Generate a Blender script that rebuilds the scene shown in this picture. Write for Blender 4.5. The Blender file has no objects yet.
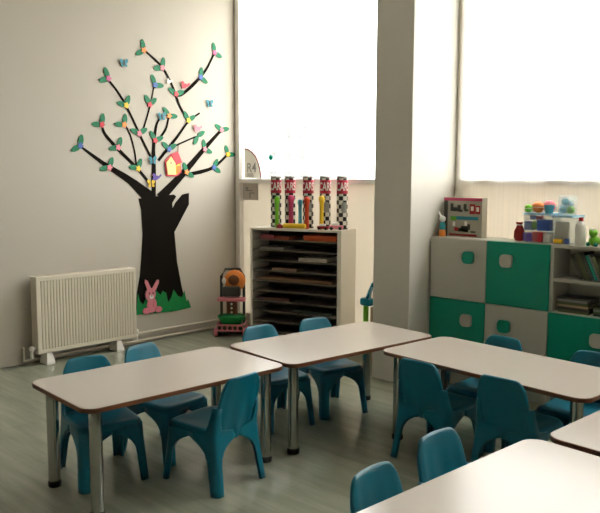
import bpy, bmesh, math, random
from mathutils import Vector, Matrix
random.seed(7)
C = bpy.context.scene.collection
PI = math.pi
# ---------------------------------------------------------------- camera
cam = bpy.data.cameras.new('camera'); co = bpy.data.objects.new('camera', cam); C.objects.link(co)
F_, YAW, PITCH, ROLL, HC = 725.6, 0.77345, 0.10564, 0.00326, 1.4893
fw = Vector((-math.sin(YAW)*math.cos(PITCH), math.cos(YAW)*math.cos(PITCH), -math.sin(PITCH)))
rt = Vector((math.cos(YAW), math.sin(YAW), 0)); up = rt.cross(fw)
r2 = rt*math.cos(ROLL)+up*math.sin(ROLL); u2 = up*math.cos(ROLL)-rt*math.sin(ROLL)
m = Matrix((r2, u2, -fw)).transposed().to_4x4(); m.translation = (0, 0, HC)
co.matrix_world = m
cam.sensor_fit = 'HORIZONTAL'; cam.sensor_width = 36; cam.lens = F_/600*36; cam.clip_end = 500
bpy.context.scene.camera = co
# ---------------------------------------------------------------- world, exposure
SKY = 5.0
w = bpy.data.worlds.new('world'); bpy.context.scene.world = w; w.use_nodes = True
bg = w.node_tree.nodes['Background']; bg.inputs[0].default_value = (1.0, .985, .96, 1); bg.inputs[1].default_value = SKY
vs = bpy.context.scene.view_settings
vs.view_transform = 'Standard'; vs.look = 'None'; vs.gamma = 1; vs.exposure = 1.0; vs.use_curve_mapping = False

# ---------------------------------------------------------------- materials
def mat(name, col, rough=.5, metal=0, spec=.5, noise=None, bump=None, trans=0, ior=1.45, coat=0, alpha=1):
    M = bpy.data.materials.new(name); M.use_nodes = True; nt = M.node_tree
    b = nt.nodes['Principled BSDF']
    b.inputs['Base Color'].default_value = (*col, 1); b.inputs['Roughness'].default_value = rough
    b.inputs['Metallic'].default_value = metal; b.inputs['Specular IOR Level'].default_value = spec
    b.inputs['Transmission Weight'].default_value = trans; b.inputs['IOR'].default_value = ior
    b.inputs['Coat Weight'].default_value = coat
    tc = nt.nodes.new('ShaderNodeTexCoord')
    if noise:
        sc, amt = noise
        n = nt.nodes.new('ShaderNodeTexNoise'); n.inputs['Scale'].default_value = sc; n.inputs['Detail'].default_value = 4
        nt.links.new(tc.outputs['Object'], n.inputs['Vector'])
        mx = nt.nodes.new('ShaderNodeMixRGB'); mx.inputs[1].default_value = (*[c*(1-amt) for c in col], 1); mx.inputs[2].default_value = (*[min(1, c*(1+amt)) for c in col], 1)
        nt.links.new(n.outputs['Fac'], mx.inputs[0]); nt.links.new(mx.outputs[0], b.inputs['Base Color'])
    if bump:
        sc, st = bump
        n = nt.nodes.new('ShaderNodeTexNoise'); n.inputs['Scale'].default_value = sc; n.inputs['Detail'].default_value = 3
        nt.links.new(tc.outputs['Object'], n.inputs['Vector'])
        bp = nt.nodes.new('ShaderNodeBump'); bp.inputs['Strength'].default_value = st; bp.inputs['Distance'].default_value = .005
        nt.links.new(n.outputs['Fac'], bp.inputs['Height']); nt.links.new(bp.outputs[0], b.inputs['Normal'])
    return M
def thin(name, col, tr=.5, tl=.4, gl=0, rough=.1, weave=False):
    """thin see-through sheet: transparent + translucent + diffuse (+ glossy)"""
    M = bpy.data.materials.new(name); M.use_nodes = True; nt = M.node_tree; nt.nodes.clear()
    o = nt.nodes.new('ShaderNodeOutputMaterial')
    T = nt.nodes.new('ShaderNodeBsdfTransparent'); L = nt.nodes.new('ShaderNodeBsdfTranslucent'); D = nt.nodes.new('ShaderNodeBsdfDiffuse'); G = nt.nodes.new('ShaderNodeBsdfGlossy')
    for s in (L, D): s.inputs[0].default_value = (*col, 1)
    if gl == 0: T.inputs[0].default_value = (1, 1, 1, 1)
    else: T.inputs[0].default_value = (*[min(1, c+.5*(1-c)) for c in col], 1)
    G.inputs['Roughness'].default_value = rough
    a = nt.nodes.new('ShaderNodeMixShader'); b = nt.nodes.new('ShaderNodeMixShader'); c = nt.nodes.new('ShaderNodeMixShader')
    rest = max(1e-4, 1-tr)
    a.inputs[0].default_value = tl/rest if rest > 1e-3 else 0
    nt.links.new(D.outputs[0], a.inputs[1]); nt.links.new(L.outputs[0], a.inputs[2])
    b.inputs[0].default_value = tr; nt.links.new(a.outputs[0], b.inputs[1]); nt.links.new(T.outputs[0], b.inputs[2])
    if weave:
        tc = nt.nodes.new('ShaderNodeTexCoord'); wv = nt.nodes.new('ShaderNodeTexNoise'); mp = nt.nodes.new('ShaderNodeMapping')
        mp.inputs['Scale'].default_value = (14, 1, .15); nt.links.new(tc.outputs['Object'], mp.inputs[0]); nt.links.new(mp.outputs[0], wv.inputs['Vector'])
        mr = nt.nodes.new('ShaderNodeMapRange'); mr.inputs['To Min'].default_value = tr-.05; mr.inputs['To Max'].default_value = tr+.05
        nt.links.new(wv.outputs['Fac'], mr.inputs['Value']); nt.links.new(mr.outputs[0], b.inputs[0])
    if gl:
        c.inputs[0].default_value = gl; nt.links.new(b.outputs[0], c.inputs[1]); nt.links.new(G.outputs[0], c.inputs[2]); nt.links.new(c.outputs[0], o.inputs[0])
    else: nt.links.new(b.outputs[0], o.inputs[0])
    return M
M = {}
M['wall'] = mat('wall_paint', (.52, .48, .41), .75, noise=(1.2, .02), bump=(60, .05))
M['wall_white'] = mat('white_paint', (.80, .74, .62), .6)
M['column'] = mat('column_paint', (.66, .635, .575), .6)
M['frame'] = mat('window_frame_white', (.86, .83, .78), .35)
M['ceil'] = mat('ceiling_paint', (.8, .78, .72), .8)
M['laminate'] = mat('table_laminate', (.52, .465, .41), .22, spec=.6)
M['mdf'] = mat('brown_edge', (.16, .065, .03), .4)
M['chrome'] = mat('brushed_chrome', (.42, .43, .40), .14, metal=1)
M['black'] = mat('black_plastic', (.012, .012, .012), .4)
M['teal'] = mat('teal_plastic', (.0, .15, .225), .36, spec=.5)
M['rad'] = mat('radiator_enamel', (.72, .66, .54), .4)
M['pipe'] = mat('pipe_paint', (.66, .60, .49), .45)
M['cab_white'] = mat('cabinet_white', (.52, .51, .44), .4)
M['cab_green'] = mat('cabinet_green', (.0, .28, .18), .38)
M['shelf'] = mat('shelf_board_shaded', (.13, .115, .09), .5)  # boards coloured dark: dimness between them is put into the colour
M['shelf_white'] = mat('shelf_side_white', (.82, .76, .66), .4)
M['shelf_dark'] = mat('shelf_back_shade', (.016, .012, .009), .7)  # near-black brown paints the shade deep inside the compartments
M['trunk'] = mat('decal_dark_brown', (.008, .006, .004), .95, spec=.12)
M['leaf'] = mat('decal_leaf_green', (.0, .17, .07), .6, noise=(30, .25))
M['grass'] = mat('decal_grass_green', (.0, .22, .05), .6, noise=(25, .35))
for n, c in dict(orange=(.85, .27, .05), pink=(.75, .22, .28), magenta=(.55, .10, .25), blue=(.05, .12, .42), yellow=(.85, .55, .02), red=(.62, .03, .05), cyan=(.015, .22, .28), purple=(.10, .05, .30),
                 softpink=(.72, .25, .30), white=(.8, .78, .72), cream=(.9, .66, .25), darkred=(.35, .02, .02), green=(.10, .38, .02), sky=(.10, .45, .60), brown=(.15, .05, .02), grey=(.30, .30, .28), darkgrey=(.05, .055, .045),
                 tealtoy=(.0, .22, .30), lime=(.18, .55, .03), hotpink=(.6, .06, .16), paper=(.62, .58, .50), tan=(.45, .33, .2), olive=(.10, .12, .05), lightblue=(.35, .6, .75), redorange=(.62, .07, .02)).items():
    M[n] = mat('paint_'+n, c, .45)
M['glass'] = thin('window_glass', (.97, .98, .97), tr=.97, tl=.01, gl=.04, rough=.02)
M['frost'] = thin('frosted_panel', (.84, .80, .72), tr=.0, tl=.27, gl=.03, rough=.4)
M['frost_bright'] = thin('frosted_panel_bright', (.86, .82, .75), tr=.0, tl=.32, gl=.03, rough=.4)
M['curtain'] = thin('sheer_curtain', (.93, .90, .84), tr=.52, tl=.36, weave=True)
M['clear'] = thin('clear_plastic', (.85, .9, .9), tr=.75, tl=.12, gl=.08, rough=.1)
def floor_mat():
    Mt = mat('vinyl_floor', (.40, .37, .30), .3); nt = Mt.node_tree; b = nt.nodes['Principled BSDF']
    tc = nt.nodes.new('ShaderNodeTexCoord'); mp = nt.nodes.new('ShaderNodeMapping'); mp.inputs['Scale'].default_value = (.8, 7, 1); mp.inputs['Rotation'].default_value = (0, 0, .0)
    n = nt.nodes.new('ShaderNodeTexNoise'); n.inputs['Scale'].default_value = 2; n.inputs['Detail'].default_value = 8; n.inputs['Roughness'].default_value = .65
    r = nt.nodes.new('ShaderNodeValToRGB'); r.color_ramp.elements[0].position = .3; r.color_ramp.elements[0].color = (.235, .25, .185, 1); r.color_ramp.elements[1].position = .7; r.color_ramp.elements[1].color = (.345, .355, .275, 1)
    nt.links.new(tc.outputs['Object'], mp.inputs[0]); nt.links.new(mp.outputs[0], n.inputs['Vector']); nt.links.new(n.outputs['Fac'], r.inputs[0])
    br = nt.nodes.new('ShaderNodeTexBrick'); br.inputs['Color1'].default_value = (1, 1, 1, 1); br.inputs['Color2'].default_value = (.93, .93, .93, 1); br.inputs['Mortar'].default_value = (.8, .8, .8, 1)
    br.inputs['Scale'].default_value = 1; br.inputs['Mortar Size'].default_value = .0015; br.inputs['Brick Width'].default_value = 1.2; br.inputs['Row Height'].default_value = .18
    nt.links.new(tc.outputs['Object'], br.inputs['Vector'])
    mx = nt.nodes.new('ShaderNodeMixRGB'); mx.blend_type = 'MULTIPLY'; mx.inputs[0].default_value = 1
    nt.links.new(r.outputs[0], mx.inputs[1]); nt.links.new(br.outputs[0], mx.inputs[2]); nt.links.new(mx.outputs[0], b.inputs['Base Color'])
    b.inputs['Roughness'].default_value = .16
    return Mt
M['floor'] = floor_mat()
def checker_mat():
    Mt = mat('checker_print', (.8, .8, .8), .35); nt = Mt.node_tree; b = nt.nodes['Principled BSDF']
    uv = nt.nodes.new('ShaderNodeUVMap'); uv.uv_map = 'uv'; ck = nt.nodes.new('ShaderNodeTexChecker'); ck.inputs['Scale'].default_value = 1
    ck.inputs['Color1'].default_value = (.72, .70, .62, 1); ck.inputs['Color2'].default_value = (.015, .015, .015, 1)
    nt.links.new(uv.outputs[0], ck.inputs['Vector']); nt.links.new(ck.outputs[0], b.inputs['Base Color'])
    return Mt
M['checker'] = checker_mat()

# ---------------------------------------------------------------- helpers
def link(name, bm, m, parent=None, smooth=False, loc=None, rz=None, mods=None):
    me = bpy.data.meshes.new(name)
    bmesh.ops.recalc_face_normals(bm, faces=bm.faces)
    bm.to_mesh(me); bm.free()
    if m is not None: me.materials.append(m)
    if smooth:
        for p in me.polygons: p.use_smooth = True
        try: me.set_sharp_from_angle(angle=math.radians(40))
        except Exception: pass
    o = bpy.data.objects.new(name, me); C.objects.link(o)
    if parent: o.parent = parent
    if loc: o.location = loc
    if rz is not None: o.rotation_euler.z = rz
    for k in (mods or []):
        if k[0] == 'solid':
            s = o.modifiers.new('solid', 'SOLIDIFY'); s.thickness = k[1]; s.offset = k[2]
        if k[0] == 'sub':
            s = o.modifiers.new('sub', 'SUBSURF'); s.levels = k[1]; s.render_levels = k[1]
    return o
def tag(o, label=None, cat=None, group=None, kind=None):
    if label: o['label'] = label
    if cat: o['category'] = cat
    if group: o['group'] = group
    if kind: o['kind'] = kind
    return o
def empty(name, loc=(0, 0, 0), rz=0, label=None, cat=None, group=None):
    o = bpy.data.objects.new(name, None); C.objects.link(o); o.location = loc; o.rotation_euler.z = rz; o.empty_display_size = .05
    return tag(o, label, cat, group)
def box(bm, x0, x1, y0, y1, z0, z1, bev=0, seg=2, mtx=None):
    g = bmesh.ops.create_cube(bm, size=1)
    vs_ = g['verts']
    for v in vs_: v.co = Vector(((x0+x1)/2+v.co.x*(x1-x0), (y0+y1)/2+v.co.y*(y1-y0), (z0+z1)/2+v.co.z*(z1-z0)))
    if mtx is not None:
        for v in vs_: v.co = mtx @ v.co
    if bev:
        es = list({e for v in vs_ for e in v.link_edges})
        bmesh.ops.bevel(bm, geom=es, offset=bev, segments=seg, affect='EDGES', profile=.5)
    return bm
def B(*a, **k): return box(bmesh.new(), *a, **k)
def lathe(bm, prof, n=24, c=(0, 0), uvs=None):
    rings = []
    for r, z in prof:
        if r < 1e-5: rings.append([bm.verts.new((c[0], c[1], z))])
        else: rings.append([bm.verts.new((c[0]+r*math.cos(2*PI*i/n), c[1]+r*math.sin(2*PI*i/n), z)) for i in range(n)])
    L = bm.loops.layers.uv.new('uv') if uvs and not bm.loops.layers.uv else (bm.loops.layers.uv.active if uvs else None)
    for k in range(len(rings)-1):
        a, b = rings[k], rings[k+1]
        for i in range(n):
            j = (i+1) % n
            if len(a) == 1 and len(b) == 1: continue
            if len(a) == 1: f = bm.faces.new((a[0], b[i], b[j]))
            elif len(b) == 1: f = bm.faces.new((a[i], a[j], b[0]))
            else:
                f = bm.faces.new((a[i], a[j], b[j], b[i]))
                if L:
                    for l, (uu, vv) in zip(f.loops, ((i, k), (i+1, k), (i+1, k+1), (i, k+1))):
                        l[L].uv = (uu/n*uvs[0], (prof[vv][1]-prof[0][1])/uvs[1])
    return bm
def tube(bm, pts, r, n=10, caps=True):
    pts = [Vector(p) for p in pts]; rings = []
    rr = r if isinstance(r, (list, tuple)) else [r]*len(pts)
    ref = Vector((0, 0, 1))
    for i, p in enumerate(pts):
        t = (pts[min(i+1, len(pts)-1)]-pts[max(i-1, 0)]).normalized()
        a = ref if abs(t.dot(ref)) < .95 else Vector((1, 0, 0))
        u = t.cross(a).normalized(); v = t.cross(u)
        rings.append([bm.verts.new(p+rr[i]*(u*math.cos(2*PI*k/n)+v*math.sin(2*PI*k/n))) for k in range(n)])
    for a, b in zip(rings, rings[1:]):
        for k in range(n): bm.faces.new((a[k], a[(k+1) % n], b[(k+1) % n], b[k]))
    if caps: bm.faces.new(rings[0]); bm.faces.new(rings[-1])
    return bm
def ball(bm, c, r, sx=1, sy=1, sz=1, seg=14):
    g = bmesh.ops.create_uvsphere(bm, u_segments=seg, v_segments=max(6, seg//2+2), radius=r)
    for v in g['verts']: v.co = Vector((v.co.x*sx+c[0], v.co.y*sy+c[1], v.co.z*sz+c[2]))
    return bm
def rrect(hx, hy, r, n=6):
    out = []
    for sx, sy, a0 in ((1, 1, 0), (-1, 1, PI/2), (-1, -1, PI), (1, -1, 3*PI/2)):
        for k in range(n+1):
            a = a0+PI/2*k/n; out.append((sx*(hx-r)+r*math.cos(a), sy*(hy-r)+r*math.sin(a)))
    return out
def prism(bm, pts, z0, z1, bev=0):
    a = [bm.verts.new((x, y, z0)) for x, y in pts]; b = [bm.verts.new((x, y, z1)) for x, y in pts]
    n = len(pts)
    bm.faces.new(a[::-1]); t = bm.faces.new(b)
    for i in range(n): bm.faces.new((a[i], a[(i+1) % n], b[(i+1) % n], b[i]))
    if bev: bmesh.ops.bevel(bm, geom=list(t.edges), offset=bev, segments=2, affect='EDGES')
    return bm
XW = -5.6
def decal(bm, poly, d0, d1):
    """flat cut-out on the left wall: polygon in wall coordinates (y, z), standing d0..d1 off the plaster"""
    a = [bm.verts.new((XW+d0, y, z)) for y, z in poly]; b = [bm.verts.new((XW+d1, y, z)) for y, z in poly]; n = len(poly)
    bm.faces.new(a); bm.faces.new(b[::-1])
    for i in range(n): bm.faces.new((a[i], b[i], b[(i+1) % n], a[(i+1) % n]))
    return bm
def dup(root, loc=None, rz=None, label=None, group=None):
    r = root.copy(); C.objects.link(r)
    if loc is not None: r.location = loc
    if rz is not None: r.rotation_euler.z = rz
    if label: r['label'] = label
    if group: r['group'] = group
    for ch in list(root.children):
        c = ch.copy(); C.objects.link(c); c.parent = r
        for g in ch.children:
            d = g.copy(); C.objects.link(d); d.parent = c
    return r
def struct(name, bm, m, parent=None, smooth=False):
    o = link(name, bm, m, parent, smooth)
    if not parent: o['kind'] = 'structure'
    return o

# ---------------------------------------------------------------- room shell
YB, XR, YF, ZC = 4.8, 2.2, -2.6, 3.5
struct('floor', B(XW-.2, XR+.2, YF-.2, YB+.2, -.15, 0), M['floor'])
struct('ceiling', B(XW-.2, XR+.2, YF-.2, YB+.2, ZC, ZC+.15), M['ceil'])
struct('wall_left', B(XW-.2, XW, YF-.2, YB+.2, 0, ZC), M['wall'])
struct('wall_right', B(XR, XR+.2, YF-.2, YB+.2, 0, ZC), M['wall'])
struct('wall_front', B(XW, XR, YF-.2, YF, 0, ZC), M['wall'])
W1 = (-5.575, -3.34); W2 = (-3.01, 1.2); ZT = 3.4; ZL = .10; ZS = 1.475
bm = bmesh.new()
box(bm, XW, XR, YB, YB+.2, 0, ZL); box(bm, XW, XR, YB, YB+.2, ZT, ZC)
box(bm, XW, W1[0], YB, YB+.2, ZL, ZT); box(bm, W1[1], W2[0], YB, YB+.2, ZL, ZT); box(bm, W2[1], XR, YB, YB+.2, ZL, ZT)
struct('wall_back', bm, M['wall_white'])
struct('wall_column', B(-3.365, -3.035, 4.23, YB, 0, ZC, bev=.004), M['column'])
def window(name, x0, x1, mull, fm='frost'):
    t = empty(name); t['kind'] = 'structure'
    b = bmesh.new(); y0, y1 = YB-.012, YB+.10; fwid = .05
    box(b, x0, x0+fwid, y0, y1, ZL, ZT); box(b, x1-fwid, x1, y0, y1, ZL, ZT); box(b, x0+fwid, x1-fwid, y0, y1, ZT-fwid, ZT); box(b, x0+fwid, x1-fwid, y0, y1, ZL, ZL+fwid)
    for mx in mull: box(b, mx-.025, mx+.025, y0+.002, y1, ZL+fwid, ZT-fwid)
    link('window_frame', b, M['frame'], t)
    link('window_sill', B(x0+fwid, x1-fwid, YB-.03, YB+.1, ZS-.02, ZS+.02, bev=.003), M['frame'], t)
    link('window_pane', B(x0+fwid, x1-fwid, YB+.05, YB+.056, ZS+.02, ZT-fwid), M['glass'], t)
    link('lower_panel', B(x0+fwid, x1-fwid, YB+.04, YB+.046, ZL+fwid, ZS-.02), M[fm], t)
    return t
window('window_1', *W1, [])
window('window_2', *W2, [-.9], 'frost_bright')
# heating pipes along the left wall
for z, lab in ((.098, 'upper of the two thin cream heating pipes along the foot of the wall'), (.03, 'lower of the two thin cream heating pipes along the foot of the wall')):
    b = bmesh.new(); tube(b, [(XW+.035, 2.53 if z < .05 else 3.56, z), (XW+.035, 4.78, z)], .011, 10)
    if z < .05:
        tube(b, [(XW+.035, 2.53, z), (XW+.035, 2.53, .14)], .011, 10)
    else:
        tube(b, [(XW+.035, 3.56, z), (XW+.10, 3.56, z+.02)], .011, 10)
    tag(link('heating_pipe', b, M['pipe'], smooth=True), lab, 'pipe', 'heating pipes')

# ---------------------------------------------------------------- tables
def rot(x, y, a): return (x*math.cos(a)-y*math.sin(a), x*math.sin(a)+y*math.cos(a))
TH = .52
def make_table(L, W, label):
    t = empty('classroom_table', label=label, cat='table', group='low rectangular classroom tables')
    link('tabletop', prism(bmesh.new(), rrect(L/2-.003, W/2-.003, .067, 8), TH-.020, TH), M['laminate'], t)
    o = rrect(L/2, W/2, .07, 8); i = rrect(L/2-.003, W/2-.003, .067, 8); b = bmesh.new(); n = len(o)
    q = [[b.verts.new((x, y, z)) for x, y in s] for s, z in ((i, TH-.0005), (o, TH-.002), (o, TH-.021), (i, TH-.021))]
    for k in range(4):
        for j in range(n): b.faces.new((q[k][j], q[k][(j+1) % n], q[(k+1) % 4][(j+1) % n], q[(k+1) % 4][j]))
    tag(link('edge_band', b, M['mdf'], t), 'brown edge band')
    for sx in (-1, 1):
        for sy in (-1, 1):
            c = (sx*(L/2-.083), sy*(W/2-.083)); b = bmesh.new()
            lathe(b, [(0, .028), (.029, .028), (.029, TH-.03), (.045, TH-.03), (.045, TH-.022), (0, TH-.022)], 20, c)
            lg = link('leg', b, M['chrome'], t, True)
            link('foot', lathe(bmesh.new(), [(0, 0), (.031, 0), (.033, .006), (.033, .024), (.029, .030), (0, .030)], 20, c), M['black'], lg, True)
    return t
t1 = make_table(1.132, .613, 'leftmost low table with beige top, nearest the radiator')
t1.location = (-2.983, 2.073, 0); t1.rotation_euler.z = PI/2-.057
t2 = make_table(1.17, .613, 'low beige table in front of the open paper shelf, touching the leftmost table')
t2.location = (-2.878, 3.248, 0); t2.rotation_euler.z = PI/2-.105
t3 = make_table(1.25, .60, 'low beige table standing in front of the green and white cabinets')
t3.location = (-1.878, 3.478, 0); t3.rotation_euler.z = -.085
t5 = dup(t1, (-.972, 1.945, 0), PI/2-.067, 'nearest low table at the bottom right corner, window glare on its top')
t4 = dup(t1, (-.87, 3.12, 0), PI/2-.06, 'low table cut off by the right edge of the photo, beyond the nearest table')

# ---------------------------------------------------------------- chairs
def make_chair():
    t = empty('child_chair', cat='chair', group='teal plastic child chairs', label='x')
    # seat: dished slab with rolled rim
    b = bmesh.new(); base = rrect(.165, .158, .06, 4); rings = []
    for s, dz in ((.001, -.012), (.35, -.011), (.65, -.006), (.85, 0), (.95, 0), (1.0, -.006), (1.02, -.018), (1.02, -.03)):
        rings.append([b.verts.new((x*s+.004, y*s, .305+dz)) for x, y in base])
    for a, c in zip(rings, rings[1:]):
        for k in range(len(a)): b.faces.new((a[k], a[(k+1) % len(a)], c[(k+1) % len(a)], c[k]))
    b.faces.new(rings[0])
    link('seat', b, M['teal'], t, True, mods=[('solid', .014, -1)])
    # legs: angle-section, widening upwards into arched aprons
    for sx in (-1, 1):
        for sy in (-1, 1):
            b = bmesh.new(); rows = []
            zs = [0, .03, .08, .13, .17, .20, .22, .235, .247, .257, .27, .285]+([.305, .34, .38, .42] if sx < 0 else [])
            for z in zs:
                k = min(1, z/.29); e_ = max(0, (z-.285)/.135)
                hx = (.156+(.044 if sx < 0 else .036)*(1-k)**1.25)+.020*e_; hy = .152+.016*(1-k)**1.4-.010*e_
                s = max(0, min(1, (z-.13)/.125)); g = s**3.2
                wx = .037+.008*k+(hx-.045)*g; wy = .037+.006*k+(hy-.043)*g
                wx = min(wx, hx-.0005); wy = min(wy, hy-.0005)
                if e_ > 0: wx = .024+.030*(1-e_)**2; wy = .024+.030*(1-e_)**2
                r = .020; row = []
                for q in range(5): row.append((hx-wx+(wx-r)*q/4, hy))
                for q in range(1, 5): a = PI/2-PI/2*q/4; row.append((hx-r+r*math.cos(a), hy-r+r*math.sin(a)))
                for q in range(1, 5): row.append((hx, hy-r-(wy-r)*q/4))
                rows.append([b.verts.new((sx*x, sy*y, z)) for x, y in row])
            for a, c in zip(rows, rows[1:]):
                for k in range(len(a)-1): b.faces.new((a[k], a[k+1], c[k+1], c[k]))
            bmesh.ops.recalc_face_normals(b, faces=b.faces)
            me = link('leg', b, M['teal'], t, True, mods=[('solid', .018, 0)])
    # backrest
    b = bmesh.new(); rows = []; NU, NV = 28, 14
    for j in range(NV+1):
        v = j/NV; row = []
        for i in range(NU+1):
            u = -1+2*i/NU; au = abs(u)
            zb = .252-.012*math.cos(u*PI*3.0)*(1 if au < .85 else 0)-.02*(au > .85)
            zt = .565-.006*au**2-.050*max(0, (au-.6)/.4)**3
            z = zb+v*(zt-zb)
            hw = .147-.017*v-.008*max(0, (v-.8)/.2)**2
            x = -.150-.070*v**1.1+.028*au**2.2*(1-.3*v)
            fl = max(0, 1-v/.38)
            x -= .010*fl*math.sin(fl*PI*.5)*max(0, math.cos(u*PI*3.0))*(au < .85)
            row.append(b.verts.new((x, u*hw, z)))
        rows.append(row)
    for a, c in zip(rows, rows[1:]):
        for k in range(NU): b.faces.new((a[k], a[k+1], c[k+1], c[k]))
    link('backrest', b, M['teal'], t, True, mods=[('solid', .017, 0), ('sub', 1)])
    return t
D2 = math.radians
chairs = [
 (-3.20, 1.845, -11, 'teal child chair behind the leftmost table, nearest its free left end'),
 (-3.235, 2.27, 8, 'teal child chair behind the leftmost table, at the middle of its far side'),
 (-2.765, 2.215, 185, 'teal child chair on the near side of the leftmost table, back turned to us'),
 (-3.165, 3.03, -13, 'teal child chair at the paper shelf side, beside the little toy trolley'),
 (-3.09, 3.45, -16, 'teal child chair whose back stands before the right half of the paper shelf'),
 (-2.134, 3.265, 90, 'teal child chair seen from behind, left of the two in the middle, feet showing'),
 (-1.665, 3.275, 90, 'teal child chair seen from behind, right of the two, partly hidden by the nearest table'),
 (-2.10, 3.68, -92, 'teal child chair between table and cabinets, under the white door with green knob'),
 (-1.55, 3.67, -90, 'teal child chair between table and cabinets, at the right edge of the photo'),
 (-1.205, 1.79, 2, 'teal child chair tucked at the nearest table, the one closest to us at the bottom'),
 (-1.245, 2.20, -4, 'teal child chair tucked at the nearest table, near its far left corner'),
]
c0 = make_chair()
for i, (x, y, a, lab) in enumerate(chairs):
    o = c0 if i == 0 else dup(c0, (x, y, 0), D2(a), lab)
    o.location = (x, y, 0); o.rotation_euler.z = D2(a); o['label'] = lab

# ---------------------------------------------------------------- radiator
rx0, rx1, ry0, ry1, rz0, rz1 = -5.55, -5.45, 2.60, 3.515, .095, .715
R = empty('radiator', ((rx0+rx1)/2, (ry0+ry1)/2, 0), 0, 'cream white panel radiator with vertical ribs on the left wall', 'radiator')
def P(bm_, ox, oy, oz=0):
    for v in bm_.verts: v.co -= Vector((ox, oy, oz))
    return bm_
RL = R.location
b = bmesh.new(); n = 33; step = (ry1-ry0-.05)/n; pr = []
for i in range(n):
    y = ry0+.025+i*step
    for f, d in ((0, 0), (.25, .0), (.42, -.006), (.5, -.006), (.60, -.006), (.78, 0)): pr.append((y+f*step, rx1+d))
pr.append((ry1-.025, rx1))
rows = [[b.verts.new((x, y, z)) for y, x in pr] for z in (rz0+.03, rz1-.035)]
for k in range(len(pr)-1): b.faces.new((rows[0][k], rows[0][k+1], rows[1][k+1], rows[1][k]))
link('ribbed_panel', P(b, *RL), M['rad'], R)
b = bmesh.new()
box(b, rx0, rx1+.002, ry0, ry0+.026, rz0, rz1, bev=.004); box(b, rx0, rx1+.002, ry1-.026, ry1, rz0, rz1, bev=.004)
box(b, rx0, rx1+.002, ry0+.02, ry1-.02, rz1-.036, rz1, bev=.004); box(b, rx0, rx1+.002, ry0+.02, ry1-.02, rz0, rz0+.031, bev=.004); box(b, rx0, rx1-.02, ry0+.02, ry1-.02, rz0+.02, rz1-.02)
link('casing', P(b, *RL), M['rad'], R)
b = bmesh.new()
for k in range(40):
    y = ry0+.03+k*(ry1-ry0-.06)/40; box(b, rx0+.02, rx1-.02, y, y+.012, rz1, rz1+.002)
link('top_grille', P(b, *RL), M['rad'], R)
for y in (2.70, 3.34):
    b = bmesh.new()
    pts0 = [(-5.56, y-.035), (-5.435, y-.035), (-5.435, y+.035), (-5.56, y+.035)]; pts1 = [(-5.53, y-.018), (-5.465, y-.018), (-5.465, y+.018), (-5.53, y+.018)]
    lo = [b.verts.new((*p, 0)) for p in pts0]; mi = [b.verts.new((*p, .02)) for p in pts0]; hi = [b.verts.new((*p, .105)) for p in pts1]
    for s, e in ((lo, mi), (mi, hi)):
        for k in range(4): b.faces.new((s[k], s[(k+1) % 4], e[(k+1) % 4], e[k]))
    b.faces.new(lo); b.faces.new(hi)
    link('foot', P(b, *RL), M['frame'], R)
for y, s in ((ry0-.03, 1), (ry1+.03, -1)):
    b = bmesh.new(); tube(b, [(-5.50, y, .135), (-5.50, y+s*.035, .135)], .012); ball(b, (-5.50, y, .135), .022, 1, 1, 1.1); tube(b, [(-5.50, y, .135), (-5.50, y, .06)], .012)
    link('valve', P(b, *RL), M['frame'], R, True)

# ---------------------------------------------------------------- tree wall decal
TRUNK = [(3.656, 1.315), (3.682, 1.212), (3.691, 0.989), (3.672, 0.768), (3.654, 0.618), (3.617, 0.454), (3.607, 0.267), (4.197, 0.257), (4.156, 0.345), (4.123, 0.446), (4.069, 0.71), (4.043, 0.995), (4.216, 1.25), (4.218, 1.359), (4.138, 1.345), (4.056, 1.267), (4.027, 1.221), (4.024, 1.268), (4.069, 1.328), (4.046, 1.347), (3.89, 1.335)]
BRANCH = [[(3.114, 1.751, 0.017), (3.334, 1.609, 0.039), (3.575, 1.474, 0.068), (3.8, 1.30, 0.14)], [(3.31, 1.935, 0.02), (3.342, 1.863, 0.027), (3.476, 1.733, 0.031), (3.65, 1.583, 0.028), (3.803, 1.427, 0.023)], [(3.388, 2.325, 0.018), (3.488, 2.215, 0.021), (3.59, 2.057, 0.021), (3.711, 1.833, 0.022), (3.819, 1.648, 0.022)], [(3.534, 1.963, 0.013), (3.585, 1.874, 0.015), (3.625, 1.737, 0.015), (3.643, 1.599, 0.016)], [(3.845, 2.338, 0.012), (3.82, 2.227, 0.012), (3.772, 2.069, 0.016), (3.713, 1.911, 0.016)], [(3.819, 1.315, 0.045), (3.825, 1.57, 0.045), (3.829, 1.791, 0.035), (3.864, 1.981, 0.022), (3.915, 2.047, 0.016)], [(4.0, 2.068, 0.016), (3.959, 1.938, 0.022), (3.849, 1.817, 0.019)], [(3.758, 2.62, 0.018), (3.931, 2.502, 0.022), (4.044, 2.341, 0.022), (4.12, 2.172, 0.026), (4.199, 2.064, 0.019)], [(4.543, 2.702, 0.02), (4.434, 2.525, 0.023), (4.286, 2.379, 0.032), (4.142, 2.27, 0.026), (4.062, 2.263, 0.016)], [(4.357, 2.117, 0.016), (4.219, 2.027, 0.02), (4.075, 1.864, 0.026), (3.876, 1.659, 0.028)], [(4.622, 1.972, 0.027), (4.403, 1.777, 0.043), (4.15, 1.54, 0.065), (3.888, 1.314, 0.097)], [(4.701, 1.735, 0.021), (4.53, 1.612, 0.028), (4.357, 1.559, 0.037), (4.19, 1.534, 0.03)], [(4.299, 1.89, 0.013), (4.114, 1.817, 0.016), (3.955, 1.747, 0.013)]]
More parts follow.
